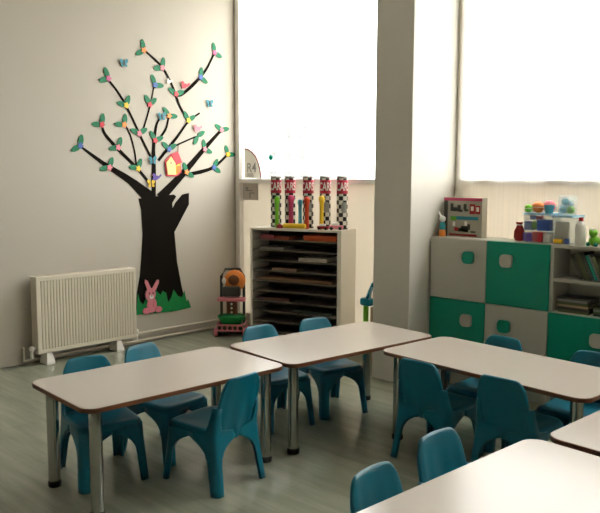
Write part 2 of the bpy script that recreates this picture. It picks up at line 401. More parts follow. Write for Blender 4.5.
FLOWER = [(3.74, 2.624, 'orange', 100, 210), (3.935, 2.493, 'pink', 80, 190), (3.852, 2.333, 'blue', 110, 0), (3.379, 2.344, 'magenta', 110, 200), (3.549, 2.13, 'yellow', 70, 170), (3.792, 2.154, 'red', 120, 40), (3.304, 1.95, 'red', 80, 180), (3.524, 1.962, 'orange', 80, 180), (3.676, 1.893, 'pink', 160, 30), (3.842, 1.838, 'red', 120, 20), (4.0, 2.068, 'orange', 130, 0), (4.082, 2.271, 'red', 150, 20), (4.37, 2.453, 'blue', 80, 330), (4.543, 2.702, 'magenta', 100, 340), (4.219, 2.04, 'yellow', 120, 30), (4.622, 1.972, 'pink', 150, 10), (4.411, 1.778, 'pink', 100, 340), (4.701, 1.735, 'yellow', 110, 0), (4.521, 1.605, 'blue', 60, 330), (4.191, 1.557, 'orange', 110, 330), (3.994, 1.764, 'blue', 140, 30), (3.658, 1.583, 'yellow', 70, 170), (3.459, 1.763, 'pink', 70, 190), (3.098, 1.765, 'blue', 80, 210), (3.368, 1.588, 'pink', 70, 190), (4.328, 1.898, None, 30, 240)]
TR = empty('tree_decal', (XW, 3.9, .26), 0, 'tall dark tree wall sticker with coloured flowers and green leaves on the left wall', 'wall decal')
def TP(b): return P(b, XW, 3.9, .26)
link('trunk', TP(decal(bmesh.new(), TRUNK, .0008, .003)), M['trunk'], TR)
def strip(pts, d0, d1):
    b = bmesh.new(); n = len(pts); V = [Vector((p[0], p[1])) for p in pts]; L_, R_ = [], []
    # smooth the centre line
    q = []
    for i in range(n-1):
        p0, p1, p2, p3 = V[max(i-1, 0)], V[i], V[i+1], V[min(i+2, n-1)]
        for k in range(5):
            s = k/5; q.append((.5*((2*p1)+(-p0+p2)*s+(2*p0-5*p1+4*p2-p3)*s*s+(-p0+3*p1-3*p2+p3)*s**3), pts[i][2]*(1-s)+pts[i+1][2]*s))
    q.append((V[-1], pts[-1][2]))
    for i, (p, wd) in enumerate(q):
        t = (q[min(i+1, len(q)-1)][0]-q[max(i-1, 0)][0]).normalized(); nn = Vector((-t.y, t.x))*wd*.5
        L_.append(p+nn); R_.append(p-nn)
    for s in (d0, d1): pass
    la, ra, lb, rb = [[b.verts.new((XW+d, v.x, v.y)) for v in S] for S, d in ((L_, d0), (R_, d0), (L_, d1), (R_, d1))]
    for i in range(len(q)-1):
        b.faces.new((lb[i], lb[i+1], rb[i+1], rb[i])); b.faces.new((la[i], ra[i], ra[i+1], la[i+1]))
        b.faces.new((la[i], la[i+1], lb[i+1], lb[i])); b.faces.new((ra[i], rb[i], rb[i+1], ra[i+1]))
    b.faces.new((la[0], lb[0], rb[0], ra[0])); b.faces.new((la[-1], ra[-1], rb[-1], lb[-1]))
    return b
for k, br in enumerate(BRANCH): link('branch', TP(strip(br, .0008, .0032+.0001*k)), M['trunk'], TR)
def leafpoly(y, z, ang, L=.096, W=.054):
    a = D2(ang); out = []
    for k in range(12):
        s = k/12*2*PI; t = .5-.5*math.cos(s); wd = math.sin(s)*.5*W*(1-.25*t)
        xx = t*L; out.append((y+xx*math.cos(a)-wd*math.sin(a), z+xx*math.sin(a)+wd*math.cos(a)))
    return out
for y, z, col, a1, a2 in FLOWER:
    if col:
        poly = [(y+(.023+.006*math.cos(5*t))*math.cos(t), z+(.023+.006*math.cos(5*t))*math.sin(t)) for t in [2*PI*k/30 for k in range(30)]]
        fl = link('flower', TP(decal(bmesh.new(), poly, .003, .012)), M[col], TR)
        tag(fl, {'pink': 'pink', 'magenta': 'mauve'}.get(col, col)+' paper flower')
        for a in (a1, a2): link('leaf', TP(decal(bmesh.new(), leafpoly(y, z, a), .003, .008)), M['leaf'], fl)
    else:
        for a in (a1, a2): link('leaf', TP(decal(bmesh.new(), leafpoly(y, z, a), .003, .008)), M['leaf'], TR)
GRASS = [(3.607, 0.262), (3.883, 0.251), (3.994, 0.242), (4.223, 0.255), (4.191, 0.339), (4.172, 0.32), (4.148, 0.428), (4.121, 0.368), (4.071, 0.384), (4.022, 0.452), (3.996, 0.382), (3.958, 0.335), (3.936, 0.43), (3.899, 0.454), (3.874, 0.416), (3.827, 0.462), (3.796, 0.405), (3.72, 0.424), (3.684, 0.348), (3.65, 0.382), (3.628, 0.459)]
tag(link('grass_decal', decal(bmesh.new(), GRASS, .0035, .006), M['grass']), 'green grass tuft wall sticker at the foot of the dark tree', 'wall decal')
# rabbit decal
RB = empty('rabbit_decal', (XW, 3.77, .27), 0, 'pink rabbit wall sticker sitting at the foot of the dark tree trunk', 'wall decal')
def ell(cy, cz, ry, rz, n=20, a=0): return [(cy+ry*math.cos(t)*math.cos(a)-rz*math.sin(t)*math.sin(a), cz+ry*math.cos(t)*math.sin(a)+rz*math.sin(t)*math.cos(a)) for t in [2*PI*k/n for k in range(n)]]
def RP(b): return P(b, XW, 3.77, .27)
link('body', RP(decal(bmesh.new(), ell(3.772, .335, .052, .072), .006, .014)), M['softpink'], RB)
link('head', RP(decal(bmesh.new(), ell(3.757, .435, .055, .060), .006, .018)), M['softpink'], RB)
link('ear', RP(decal(bmesh.new(), [(3.735, .46), (3.70, .55), (3.705, .578), (3.728, .565), (3.762, .50), (3.765, .475)], .006, .014)), M['softpink'], RB)
link('ear', RP(decal(bmesh.new(), [(3.775, .48), (3.80, .52), (3.835, .565), (3.855, .560), (3.85, .53), (3.815, .465)], .006, .014)), M['softpink'], RB)
for y in (3.712, 3.842): link('foot', RP(decal(bmesh.new(), ell(y, .287, .038, .028), .006, .019)), M['pink'], RB)
for y in (3.742, 3.800): link('paw', RP(decal(bmesh.new(), ell(y, .345, .016, .038), .014, .02)), M['pink'], RB)
link('muzzle', RP(decal(bmesh.new(), ell(3.765, .413, .022, .018), .018, .022)), M['white'], RB)
for y in (3.743, 3.782): link('eye', RP(decal(bmesh.new(), ell(y, .447, .006, .009, 10), .018, .021)), M['black'], RB)
link('nose', RP(decal(bmesh.new(), ell(3.765, .422, .007, .005, 10), .022, .024)), M['black'], RB)
# birdhouse decal
H = empty('birdhouse_decal', (XW, 4.03, 1.53), 0, 'small yellow birdhouse cut-out with red roof hanging in the wall tree', 'wall decal')
def HP(b): return P(b, XW, 4.03, 1.53)
link('roof', HP(decal(bmesh.new(), [(4.01, 1.72), (4.086, 1.745), (4.133, 1.645), (4.062, 1.622)], .008, .018)), M['red'], H)
link('backing', HP(decal(bmesh.new(), [(4.012, 1.722), (3.940, 1.655), (3.958, 1.516), (4.074, 1.515), (4.128, 1.556), (4.12, 1.64), (4.06, 1.64)], .006, .012)), M['red'], H)
link('gable_wall', HP(decal(bmesh.new(), [(4.008, 1.700), (3.953, 1.641), (3.970, 1.530), (4.062, 1.530), (4.055, 1.635)], .012, .020)), M['cream'], H)
link('side_wall', HP(decal(bmesh.new(), [(4.068, 1.530), (4.110, 1.562), (4.110, 1.636), (4.064, 1.618)], .012, .018)), M['yellow'], H)
b = bmesh.new()
for k in range(3): decal(b, [(4.076+.013*k, 1.54+.007*k), (4.081+.013*k, 1.545+.007*k), (4.081+.013*k, 1.615), (4.076+.013*k, 1.61)], .018, .020)
link('slats', HP(b), M['red'], H)
link('entrance_hole', HP(decal(bmesh.new(), ell(4.005, 1.64, .011, .012, 12), .020, .022)), M['tan'], H)
link('cord', HP(strip([(4.093, 1.74, .006), (4.096, 1.802, .006)], .006, .010)), M['brown'], H)
# butterflies and birds
for (y, z), c, lab in (((3.53, 2.488), 'cyan', 'dark teal butterfly sticker flying alone left of the topmost branch'), ((4.472, 2.215), 'cyan', 'pale teal butterfly sticker alone at the right above the tree'), ((3.915, 2.056), 'cyan', 'blue butterfly sticker at the tip of the middle branch'), ((3.808, 1.658), 'cyan', 'teal butterfly sticker low on the middle branch'), ((3.788, 1.449), 'yellow', 'yellow butterfly sticker just above the trunk')):
    t = empty('butterfly_decal', (XW, y, z), .0, lab, 'wall decal', 'butterfly stickers on the tree')
    b = bmesh.new()
    decal(b, ell(y+.022, z+.016, .026, .017, 12, .9), .012, .015); decal(b, ell(y+.018, z-.016, .018, .013, 12, -.7), .012, .015)
    decal(b, ell(y-.022, z+.012, .026, .016, 12, 2.3), .015, .018); decal(b, ell(y-.016, z-.018, .018, .012, 12, .9), .015, .018)
    link('wings', P(b, XW, y, z), M[c], t)
    link('body', P(decal(bmesh.new(), ell(y, z, .005, .026, 10, .1), .018, .022), XW, y, z), M['darkgrey'], t)
for (y, z), c, lab in (((3.835, 1.5), 'purple', 'dark blue bird sticker just above the trunk'), ((4.171, 2.353), 'red', 'red bird sticker high on the right branch'), ((4.313, 1.963), 'pink', 'pink bird sticker above the birdhouse twig'), ((3.998, 2.375), 'white', 'white bird sticker on the topmost branch')):
    t = empty('bird_decal', (XW, y, z), 0, lab, 'wall decal', 'bird stickers on the tree')
    k = .7 if c == 'white' else 1
    link('body', P(decal(bmesh.new(), ell(y, z, .034*k, .022*k, 14, .35), .012, .017), XW, y, z), M[c], t)
    link('head', P(decal(bmesh.new(), ell(y-.018*k, z+.026*k, .016*k, .016*k, 12), .013, .018), XW, y, z), M[c], t)
    link('tail', P(decal(bmesh.new(), [(y+.02*k, z+.005*k), (y+.058*k, z+.035*k), (y+.065*k, z+.02*k), (y+.03*k, z-.01*k)], .012, .016), XW, y, z), M[c], t)
    link('beak', P(decal(bmesh.new(), [(y-.030*k, z+.03*k), (y-.046*k, z+.022*k), (y-.030*k, z+.018*k)], .013, .016), XW, y, z), M['orange'], t)

# ---------------------------------------------------------------- open paper shelf
SA = D2(16); SW, SD, SH = .885, .30, 1.07
S = empty('paper_shelf', (-4.775, 4.260, 0), SA, 'white open shelf unit with many thin flat compartments under the left window', 'shelf')
link('side_panel', B(0, .022, 0, SD, 0, SH-.02, bev=.001), M['shelf_white'], S)
link('side_panel', B(SW-.035, SW, 0, SD, 0, SH-.02, bev=.001), M['shelf_white'], S)
link('top_board', B(0, SW, 0, SD, SH-.02, SH, bev=.001), M['shelf_white'], S)
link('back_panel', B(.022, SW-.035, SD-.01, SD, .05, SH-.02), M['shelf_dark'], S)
link('plinth', B(.022, SW-.035, .02, .035, 0, .06), M['shelf_white'], S)
NB = 11; dz = (SH-.02-.06)/NB; zb = []
for k in range(NB):
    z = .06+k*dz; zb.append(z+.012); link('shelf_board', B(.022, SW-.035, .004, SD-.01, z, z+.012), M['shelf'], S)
link('shelf_divider', B(.42, .428, .12, SD-.01, zb[0], zb[0]+dz-.012), M['shelf_dark'], S)
def onshelf(lx, ly): x, y = rot(lx, ly, SA); return (-4.775+x, 4.260+y)
def stack(name, k, x0, x1, y0, y1, h, m, lab, cat='paper', a=0):
    cx, cy = (x0+x1)/2, (y0+y1)/2; p = onshelf(cx, cy)
    b = bmesh.new(); n = max(2, int(h/.006))
    for i in range(n):
        d = random.uniform(-.004, .004); e = random.uniform(-.004, .004)
        box(b, x0-cx+d, x1-cx+d, y0-cy+e, y1-cy+e, h*i/n, h*(i+1)/n)
    o = link(name, b, m, loc=(*p, zb[k]+.0005), rz=SA+a); tag(o, lab, cat, 'papers in the flat shelf compartments')
T0 = NB-1
stack('paper_stack', T0, 0.528, 0.830, .02, .28, .045, M['orange'] if False else mat('orange_card', (.55, .09, .02), .5), 'stack of orange red card in the top right compartment of the paper shelf')
stack('paper_stack', T0, 0.091, 0.226, .03, .26, .035, mat('pink_card', (.30, .05, .08), .5), 'pink card pile in the top left compartment of the paper shelf')
stack('paper_stack', T0, 0.241, 0.377, .03, .26, .025, mat('rust_card', (.40, .08, .03), .5), 'rust coloured card beside the pink pile in the top compartment')
stack('paper_stack', T0-1, 0.075, 0.317, .04, .28, .02, M['grey'], 'grey paper in the second compartment from the top, left side')
stack('paper_stack', T0-2, 0.468, 0.739, .03, .28, .03, M['paper'], 'white paper with dark sheets in the third compartment from the top')
stack('paper_stack', T0-3, 0.211, 0.453, .02, .28, .02, mat('kraft_paper', (.35, .24, .16), .6), 'pinkish brown paper in the fourth compartment from the top, middle')
stack('paper_stack', T0-4, 0.045, 0.792, .03, .26, .02, mat('brown_card', (.25, .15, .08), .6), 'wide brown card stack in the middle compartment of the paper shelf')
stack('paper_stack', T0-6, 0.045, 0.377, .03, .26, .022, mat('dull_card', (.12, .05, .04), .6), 'dark red card low in the left of the paper shelf')
stack('paper_stack', T0-7, 0.415, 0.792, .03, .26, .02, mat('dark_green_card', (.04, .07, .05), .6), 'dark green paper low in the right of the paper shelf')

# race tubes with checker print and red band
def text_mesh(txt, size):
    cu = bpy.data.curves.new('t', 'FONT'); cu.body = txt; cu.size = size; cu.align_x = 'CENTER'; cu.align_y = 'CENTER'; cu.extrude = 0; cu.offset = size*.018
    o = bpy.data.objects.new('t', cu); C.objects.link(o); dg = bpy.context.evaluated_depsgraph_get(); dg.update()
    me = bpy.data.meshes.new_from_object(o.evaluated_get(dg)); bpy.data.objects.remove(o); return me
def text_bm(txt, size):
    me = text_mesh(txt, size); b = bmesh.new(); b.from_mesh(me); return b
TR_ = .047; THh = .405
tubes = [(.149, .20, .3, 'leftmost'), (.292, .20, -.1, 'second from left'), (.472, .20, .1, 'third from left'), (.637, .20, .35, 'second from right'), (.798, .20, .5, 'rightmost')]
for lx, ly, ra, lab in tubes:
    t = empty('checkered_tube', (*onshelf(lx, ly), SH), ra*.5+.62, lab+' of the five checkered toy tubes with red labels on the paper shelf', 'toy tube', 'checkered tubes on the paper shelf')
    b = lathe(bmesh.new(), [(TR_, .0), (TR_, .30)], 32, uvs=(8, .035)); link('tube_body', b, M['checker'], t, True)
    link('tube_base', lathe(bmesh.new(), [(0, 0), (TR_+.002, 0), (TR_+.002, .012), (0, .012)], 32), M['darkgrey'], t, True)
    link('red_label', lathe(bmesh.new(), [(TR_, .30), (TR_+.001, .301), (TR_+.001, .415), (TR_, .416)], 32), M['hotpink'] if False else mat('label_red', (.45, .02, .05), .4), t, True)
    link('white_ring', lathe(bmesh.new(), [(TR_, .416), (TR_, .436)], 32, uvs=(8, .017)), M['checker'], t, True)
    link('cap', lathe(bmesh.new(), [(0, .436), (TR_+.003, .436), (TR_+.003, .449), (TR_-.006, .451), (0, .445)], 32), M['grey'], t, True)
    for ph in (0, PI):
        b = text_bm('CARS', .084)
        bmesh.ops.triangulate(b, faces=b.faces); bmesh.ops.subdivide_edges(b, edges=b.edges, cuts=2)
        for v in b.verts:
            a = v.co.x/(TR_+.0016)*.62-PI/2+ph; r = TR_+.0024; v.co = Vector((r*math.cos(a), r*math.sin(a), .357+v.co.y*1.15))
        link('lettering', b, M['white'], t)
    # grey picture patch of a car on the checkers
    b = bmesh.new(); rows = []
    for j in range(5):
        rows.append([b.verts.new(((TR_+.0012)*math.cos(a), (TR_+.0012)*math.sin(a), .14+.09*j/4)) for a in [-PI/2+.2+(-.55+1.1*q/8)*(.6 if j in (0, 4) else 1) for q in range(9)]])
    for a, c in zip(rows, rows[1:]):
        for k in range(8): b.faces.new((a[k], a[k+1], c[k+1], c[k]))
    link('picture', b, M['grey'], t)
# colourful plastic toy tools standing before the tubes
def peg(lx, ly, h, col, lab, r=.019):
    h *= 1.14
    t = empty('toy_skittle', (*onshelf(lx, ly), SH), 0, lab, 'toy', 'plastic toys in front of the checkered tubes')
    link('body', lathe(bmesh.new(), [(0, 0), (r*.95, 0), (r, .01), (r*.85, h*.3), (r*.8, h*.55), (r*.9, h*.75), (r*.95, h*.8)], 16), M[col], t, True)
    link('head', lathe(bmesh.new(), [(r*.95, h*.8), (r*1.25, h*.86), (r*1.2, h*.94), (r*.8, h*.99), (0, h)], 16), M[col], t, True)
    return t
peg(.221, .09, .24, 'lime', 'tall green plastic toy in front of the leftmost checkered tube')
peg(.362, .09, .25, 'hotpink', 'crimson plastic toy standing beside the blue one', .024)
peg(.446, .10, .22, 'sky', 'blue plastic toy standing between the crimson and orange ones', .018)
peg(.522, .08, .24, 'redorange', 'orange red plastic toy in front of the third checkered tube', .021)
peg(.658, .09, .25, 'yellow', 'amber yellow plastic toy in front of the fourth checkered tube', .021)
b = bmesh.new(); tube(b, [(-.11, 0, .024), (-.10, 0, .024), (.10, 0, .024), (.11, 0, .024)], [.012, .022, .022, .012], 14)
tag(link('toy_rod', b, M['yellow'], loc=(*onshelf(.43, .028), SH), rz=SA, smooth=True), 'yellow plastic rod lying on its side on the paper shelf top', 'toy')
t = empty('toy_bar', (*onshelf(.285, .03), SH), SA, 'small dark red plastic piece between green toy and lying yellow rod', 'toy')
link('block', B(-.03, .03, -.015, .015, 0, .03, bev=.006), M['darkred'], t); link('stud', lathe(bmesh.new(), [(0, .03), (.01, .03), (.01, .038), (0, .038)], 12), M['red'], t)
def toycar(lx, ly, s, m, lab, a=0):
    t = empty('toy_car', (*onshelf(lx, ly), SH), SA+a, lab, 'toy car', 'toy cars on the paper shelf')
    link('car_body', B(-.05*s, .05*s, -.02*s, .02*s, .008, .032*s, bev=.006), M[m], t)
    link('cabin', B(-.028*s, .022*s, -.017*s, .017*s, .031*s, .05*s, bev=.006), M['white'], t)
    for sx in (-1, 1):
        for sy in (-1, 1):
            b = bmesh.new(); tube(b, [(sx*.03*s, sy*.017*s, .0115*s), (sx*.03*s, sy*.024*s, .0115*s)], .0115*s, 12); link('wheel', b, M['black'], t)
toycar(.70, .035, 1.0, 'darkred', 'dark red toy car lying near the right end of the paper shelf', .1)
toycar(.80, .08, 1.2, 'softpink', 'pink and white toy car beside the rightmost checkered tube', .3)

# ---------------------------------------------------------------- green and white cabinets
X0, CW, YC, CD, CH, CB, CM = -3.02, .4575, 4.485, .25, 1.077, .20, .637
def knob(b, x, z):
    for v in prism(b, rrect(.043, .043, .022, 5), 0, .022, bev=.006).verts: pass
    for v in b.verts: v.co = Vector((x+v.co.x, YC-.018-v.co.z, z+v.co.y))
    return b
def cabinet(x0, cols, lab):
    t = empty('storage_cabinet', (x0, YC, 0), 0, lab, 'cabinet', 'green and white classroom cabinets')
    def K(b): return P(b, x0, YC, 0)
    w_ = CW*2; b = bmesh.new()
    box(b, x0, x0+w_, YC, YC+CD, CH-.02, CH); box(b, x0, x0+.018, YC, YC+CD, 0, CH-.02); box(b, x0+w_-.018, x0+w_, YC, YC+CD, 0, CH-.02)
    box(b, x0+.018, x0+w_-.018, YC+CD-.008, YC+CD, 0, CH-.02); box(b, x0+.018, x0+w_-.018, YC, YC+CD-.008, CM-.022, CM+.004); box(b, x0+.018, x0+w_-.018, YC, YC+CD-.008, CB-.016, CB)
    box(b, x0+.018, x0+w_-.018, YC+.03, YC+.045, 0, CB-.016)
    link('carcass', K(b), M['cab_white'], t)
    for x, row, m, kx in cols:
        z0, z1 = (CM+.003, CH-.004) if row else (CB-.10, CM-.003)
        d = link('door', K(B(x+.002, x+CW-.002, YC-.018, YC-.001, z0, z1, bev=.0015)), M[m], t); tag(d, ('green' if m == 'cab_green' else 'white')+' door')
        k = link('knob', K(knob(bmesh.new(), x+kx, (z0+z1)/2+(.09 if row else .13))), M['cab_white' if m == 'cab_green' else 'cab_green'], d, True)
        if not row: k.location.z = .0
    return t
ca = cabinet(X0, [(X0, 1, 'cab_white', .32), (X0+CW, 1, 'cab_green', .155), (X0, 0, 'cab_green', .316), (X0+CW, 0, 'cab_white', .152)], 'left cabinet of four checkered green and white doors with square round knobs')
X1 = X0+2*CW+.002
cb = cabinet(X1, [(X1, 0, 'cab_green', .33), (X1+CW, 0, 'cab_white', .14)], 'right cabinet with open book shelves above a green door')
link('shelf_board', P(B(X1+.018, X1+2*CW-.018, YC+.004, YC+CD-.008, .838, .858), X1, YC, 0), M['cab_white'], cb)
# books leaning in the open shelf and magazines lying below
bc = [('darkgrey', 'black'), ('olive', 'dark olive'), ('olive', 'dull green'), ('darkgrey', 'black'), ('cab_green', 'dark green'), ('grey', 'pale spined'), ('olive', 'olive')]
x = X1+.175
for i, (m, cn) in enumerate(bc):
    th = (.022, .018, .012, .024, .016, .010, .02)[i]; hh = (.17, .175, .165, .18, .17, .175, .16)[i]
    t = empty('book', (x, YC+.05, .860), 0, f'{cn} book leaning in the open cabinet shelf, '+('first', 'second', 'third', 'fourth', 'fifth', 'sixth', 'seventh')[i]+' from left', 'book', 'leaning books in the open cabinet')
    R_ = Matrix.Rotation(-.42, 4, 'Y')
    link('cover', B(0, th, 0, .15, 0, hh, mtx=R_), M[m], t)
    link('pages', B(.002, th-.002, .006, .151, .004, hh+.0008, mtx=R_), M['tan'] if i % 2 else M['paper'], t)
    x += th*1.1+.003
z = CM+.0045
for i in range(6):
    th = (.016, .02, .014, .018, .016, .012)[i]; m = ('olive', 'darkgrey', 'tan', 'olive', 'grey', 'darkgrey')[i]
    o = link('magazine', B(-.10, .10+.01*(i % 2), -.08, .08, 0, th, bev=.001), M[m], loc=(X1+.145+random.uniform(-.004, .004), YC+.10, z), rz=random.uniform(-.03, .03))
    tag(o, ('lowest', 'second lowest', 'third lowest', 'third from top', 'second from top', 'topmost')[i]+' book in the flat pile in the lower open cabinet shelf', 'book', 'flat pile of books in the cabinet'); z += th+.0005
z = CM+.0045
for i in range(4):
    o = link('magazine', B(-.09, .09, -.08, .08, 0, .014, bev=.001), M[('darkgrey', 'olive', 'grey', 'olive')[i]], loc=(X1+.37, YC+.10, z)); z += .0145
    tag(o, ('bottom', 'second from bottom', 'second from top', 'top')[i]+' book of the right pile in the lower open cabinet shelf', 'book', 'right pile of books in the cabinet')

# ---------------------------------------------------------------- things on the cabinets
ZT_ = CH
# picture box
gx, gy = -2.845, 4.64
G = empty('game_box', (gx, gy, ZT_), 0, 'upright cardboard game box with printed pictures and red top strip on cabinet', 'box')
link('box_body', B(-.16, .16, -.035, .035, 0, .285, bev=.002), mat('box_print_grey', (.36, .34, .27), .5), G)
def patch(lx0, lx1, z0, z1, m, nm='print_patch', d=.0008): link(nm, B(lx0, lx1, -.035-d, -.0352, z0, z1), m, G)
patch(-.158, .158, .262, .284, M['hotpink'], 'red_strip'); patch(-.158, -.125, .0, .262, M['darkgrey'], 'dark_spine', .0006)
patch(-.10, .13, .125, .150, M['cyan'], 'blue_caption', .001); patch(-.10, -.05, .120, .148, M['green'], 'green_caption', .0014)
for cx_, cz_, sx_, sz_ in ((-.09, .215, .012, .028), (-.065, .20, .02, .014), (-.03, .21, .014, .022), (-.02, .19, .02, .008), (.02, .22, .012, .02), (.03, .195, .016, .008), (.02, .06, .03, .022), (.0, .05, .04, .012), (.05, .075, .016, .02), (.09, .04, .02, .006)):
    link('dark_print', B(cx_-sx_, cx_+sx_, -.0362, -.0353, cz_-sz_, cz_+sz_, bev=.0003), M['darkgrey'], G)
for cx_, cz_, sx_, sz_ in ((.08, .205, .022, .036), (.125, .20, .02, .03), (-.05, .055, .015, .014)): link('red_print', B(cx_-sx_, cx_+sx_, -.0366, -.0353, cz_-sz_, cz_+sz_), M['darkred'], G)
for cx_, cz_ in ((.08, .21), (.124, .205), (.03, .10), (-.07, .095)): link('pale_print', B(cx_-.011, cx_+.011, -.037, -.0363, cz_-.018, cz_+.014), M['white'], G)
patch(-.11, .12, .008, .022, M['darkred'], 'bottom_caption')
# figurine
t = empty('toy_figurine', (-2.975, 4.545, ZT_), 0, 'small figurine with white head, teal body and orange base at the left cabinet end', 'toy')
link('base', lathe(bmesh.new(), [(0, 0), (.024, 0), (.026, .01), (.022, .05), (0, .052)], 16), M['orange'], t, True)
link('body', lathe(bmesh.new(), [(0, .05), (.022, .05), (.024, .08), (.016, .105), (0, .108)], 16), M['cyan'], t, True)
b = bmesh.new(); ball(b, (0, 0, .128), .024); tube(b, [(-.008, 0, .14), (-.022, 0, .165), (-.032, 0, .178)], [.008, .006, .003]); link('head', b, M['white'], t, True)
# red cloth pouch
t = empty('red_pouch', (-2.37, 4.56, ZT_), .2, 'small dark red pouch with white cord left of the clear toy tub', 'pouch')
b = bmesh.new(); lathe(b, [(0, 0), (.030, .004), (.040, .03), (.038, .07), (.022, .10), (.016, .112), (.026, .13), (0, .126)], 18)
for v in b.verts: v.co.y *= .7; v.co.x += .004*math.sin(v.co.z*90)
link('pouch_body', b, M['darkred'], t, True)
b = bmesh.new(); tube(b, [(.018*math.cos(a), .013*math.sin(a), .112) for a in [2*PI*k/16 for k in range(17)]], .003, 6); link('cord', b, M['white'], t, True)
# clear tubs of toys
def tub(x0, x1, y0, y1, h, lab, lidc):
    cx, cy = (x0+x1)/2, (y0+y1)/2; t = empty('storage_tub', (cx, cy, ZT_), 0, lab, 'tub', 'clear plastic toy tubs'); hx, hy = (x1-x0)/2, (y1-y0)/2
    b = bmesh.new(); rr = [[b.verts.new((x*s, y*s, z)) for x, y in rrect(hx, hy, .02, 4)] for s, z in ((.9, .002), (.92, .004), (1, h-.008), (1, h))]
    b.faces.new(rr[0])
    for a, c in zip(rr, rr[1:]):
        for k in range(len(a)): b.faces.new((a[k], a[(k+1) % len(a)], c[(k+1) % len(a)], c[k]))
    link('tub_body', b, M['clear'], t, True)
    link('lid', prism(bmesh.new(), rrect(hx+.006, hy+.006, .02, 4), h, h+.012, bev=.003), M[lidc], t)
    return t
tub(-2.325, -2.135, 4.51, 4.70, .185, 'clear plastic tub of blue, purple and red toys, left of two', 'lightblue')
tub(-2.125, -1.985, 4.51, 4.70, .175, 'clear plastic tub with pale papers and small toys, right of two', 'lightblue')
items = [(-2.29, 4.54, .0, .035, 'purple'), (-2.22, 4.545, .0, .04, 'red'), (-2.17, 4.55, .0, .035, 'white'), (-2.29, 4.55, .075, .035, 'blue'), (-2.24, 4.545, .085, .03, 'green'), (-2.18, 4.54, .075, .045, 'blue'), (-2.22, 4.55, .14, .022, 'hotpink'), (-2.27, 4.55, .145, .02, 'blue'), (-2.18, 4.645, .0, .035, 'blue'), (-2.275, 4.65, .0, .035, 'purple')]
for i, (x, y, z, s, m) in enumerate(items):
    o = link('toy_block', B(-s, s, -s*.7, s*.7, 0, s*1.7 if z < .13 else s*1.5, bev=s*.2), M[m], loc=(x, y, ZT_+.006+z), rz=random.uniform(-.3, .3))
    tag(o, {'purple': 'purple', 'red': 'red', 'white': 'white', 'blue': 'blue', 'green': 'dark green', 'hotpink': 'crimson'}[m]+' toy block in the left clear tub, '+('at the bottom' if z < .05 else 'half way up' if z < .13 else 'just under the lid')+(' at the back' if y > 4.6 else ' in front')+(' left' if x < -2.26 else ' right' if x > -2.2 else ' centre'), 'toy block', 'toy blocks in the clear tub')
o = link('paper_card', B(-.045, .045, -.004, .004, 0, .14), M['paper'], loc=(-2.065, 4.55, ZT_+.006)); tag(o, 'cream card standing inside the right clear tub', 'paper')
o = link('toy_block', B(-.03, .03, -.012, .012, 0, .03, bev=.006), M['yellow'], loc=(-2.08, 4.527, ZT_+.006)); tag(o, 'orange toy block at the bottom of the right clear tub', 'toy block', 'toy blocks in the clear tub')
o = link('toy_block', B(-.016, .016, -.012, .012, 0, .035, bev=.006), M['blue'], loc=(-2.02, 4.527, ZT_+.006)); tag(o, 'small navy toy block in the right clear tub', 'toy block', 'toy blocks in the clear tub')
zl = ZT_+.185+.012
bl = [(-2.305, 4.55, .028, 'lime', 'lime green'), (-2.235, 4.55, .038, 'orange', 'orange'), (-2.285, 4.63, .036, 'orange', 'orange red'), (-2.20, 4.635, .042, 'pink', 'pink')]
for x, y, r, m, cn in bl:
    t = empty('toy_ball', (x, y, zl), 0, f'{cn} toy ball on the blue lid of the left clear tub, '+('front' if y < 4.6 else 'back')+' row', 'ball', 'toy balls on the tub lid')
    link('shell', ball(bmesh.new(), (0, 0, r), r, seg=18), M[m], t, True)
    link('seam', lathe(bmesh.new(), [(r+.0008, r-.002), (r+.0012, r), (r+.0008, r+.002)], 18), M['white'], t, True)
zl2 = ZT_+.175+.012
t = empty('toy_cup', (-2.16, 4.55, zl), 0, 'cyan plastic toy cup on the tub lid beside the balls', 'toy')
link('cup', lathe(bmesh.new(), [(0, 0), (.024, 0), (.034, .055), (.031, .055), (.022, .005), (0, .005)], 18), M['sky'], t, True)
b = bmesh.new(); tube(b, [(.03, 0, .045), (.048, 0, .04), (.046, 0, .02), (.026, 0, .014)], .004, 8); link('handle', b, M['sky'], t, True)
t = empty('storage_jar', (-2.055, 4.59, zl2), 0, 'clear jar with blue and green contents on top of the right tub', 'jar')
link('jar_body', lathe(bmesh.new(), [(0, 0), (.055, 0), (.058, .01), (.058, .10), (.055, .115)], 20), M['clear'], t, True)
link('jar_lid', lathe(bmesh.new(), [(0, .115), (.058, .115), (.058, .128), (0, .13)], 20), M['clear'], t, True)
for lx, lz, r, m, nm in ((-.02, .035, .03, 'sky', 'blue'), (.028, .035, .026, 'lime', 'green'), (-.012, .085, .026, 'sky', 'pale blue'), (.022, .08, .02, 'lightblue', 'light blue')):
    tag(link('pompom', ball(bmesh.new(), (0, 0, r), r, seg=12), M[m], loc=(-2.055+lx, 4.58, zl2+lz-.03+.004)), f'{nm} pompom inside the clear jar on the right tub', 'pompom', 'pompoms in the jar')
t = empty('white_bottle', (-1.945, 4.55, ZT_), 0, 'bright white plastic bottle with red cap right of the clear tubs', 'bottle')
link('bottle_body', lathe(bmesh.new(), [(0, 0), (.030, 0), (.033, .01), (.033, .12), (.024, .145), (.012, .155), (0, .155)], 20), M['white'], t, True)
link('bottle_cap', lathe(bmesh.new(), [(0, .155), (.014, .155), (.014, .178), (0, .18)], 14), M['darkred'], t, True)
t = empty('toy_frog', (-1.85, 4.54, ZT_), -.4, 'small green toy animal on the cabinet at the right edge of the photo', 'toy')
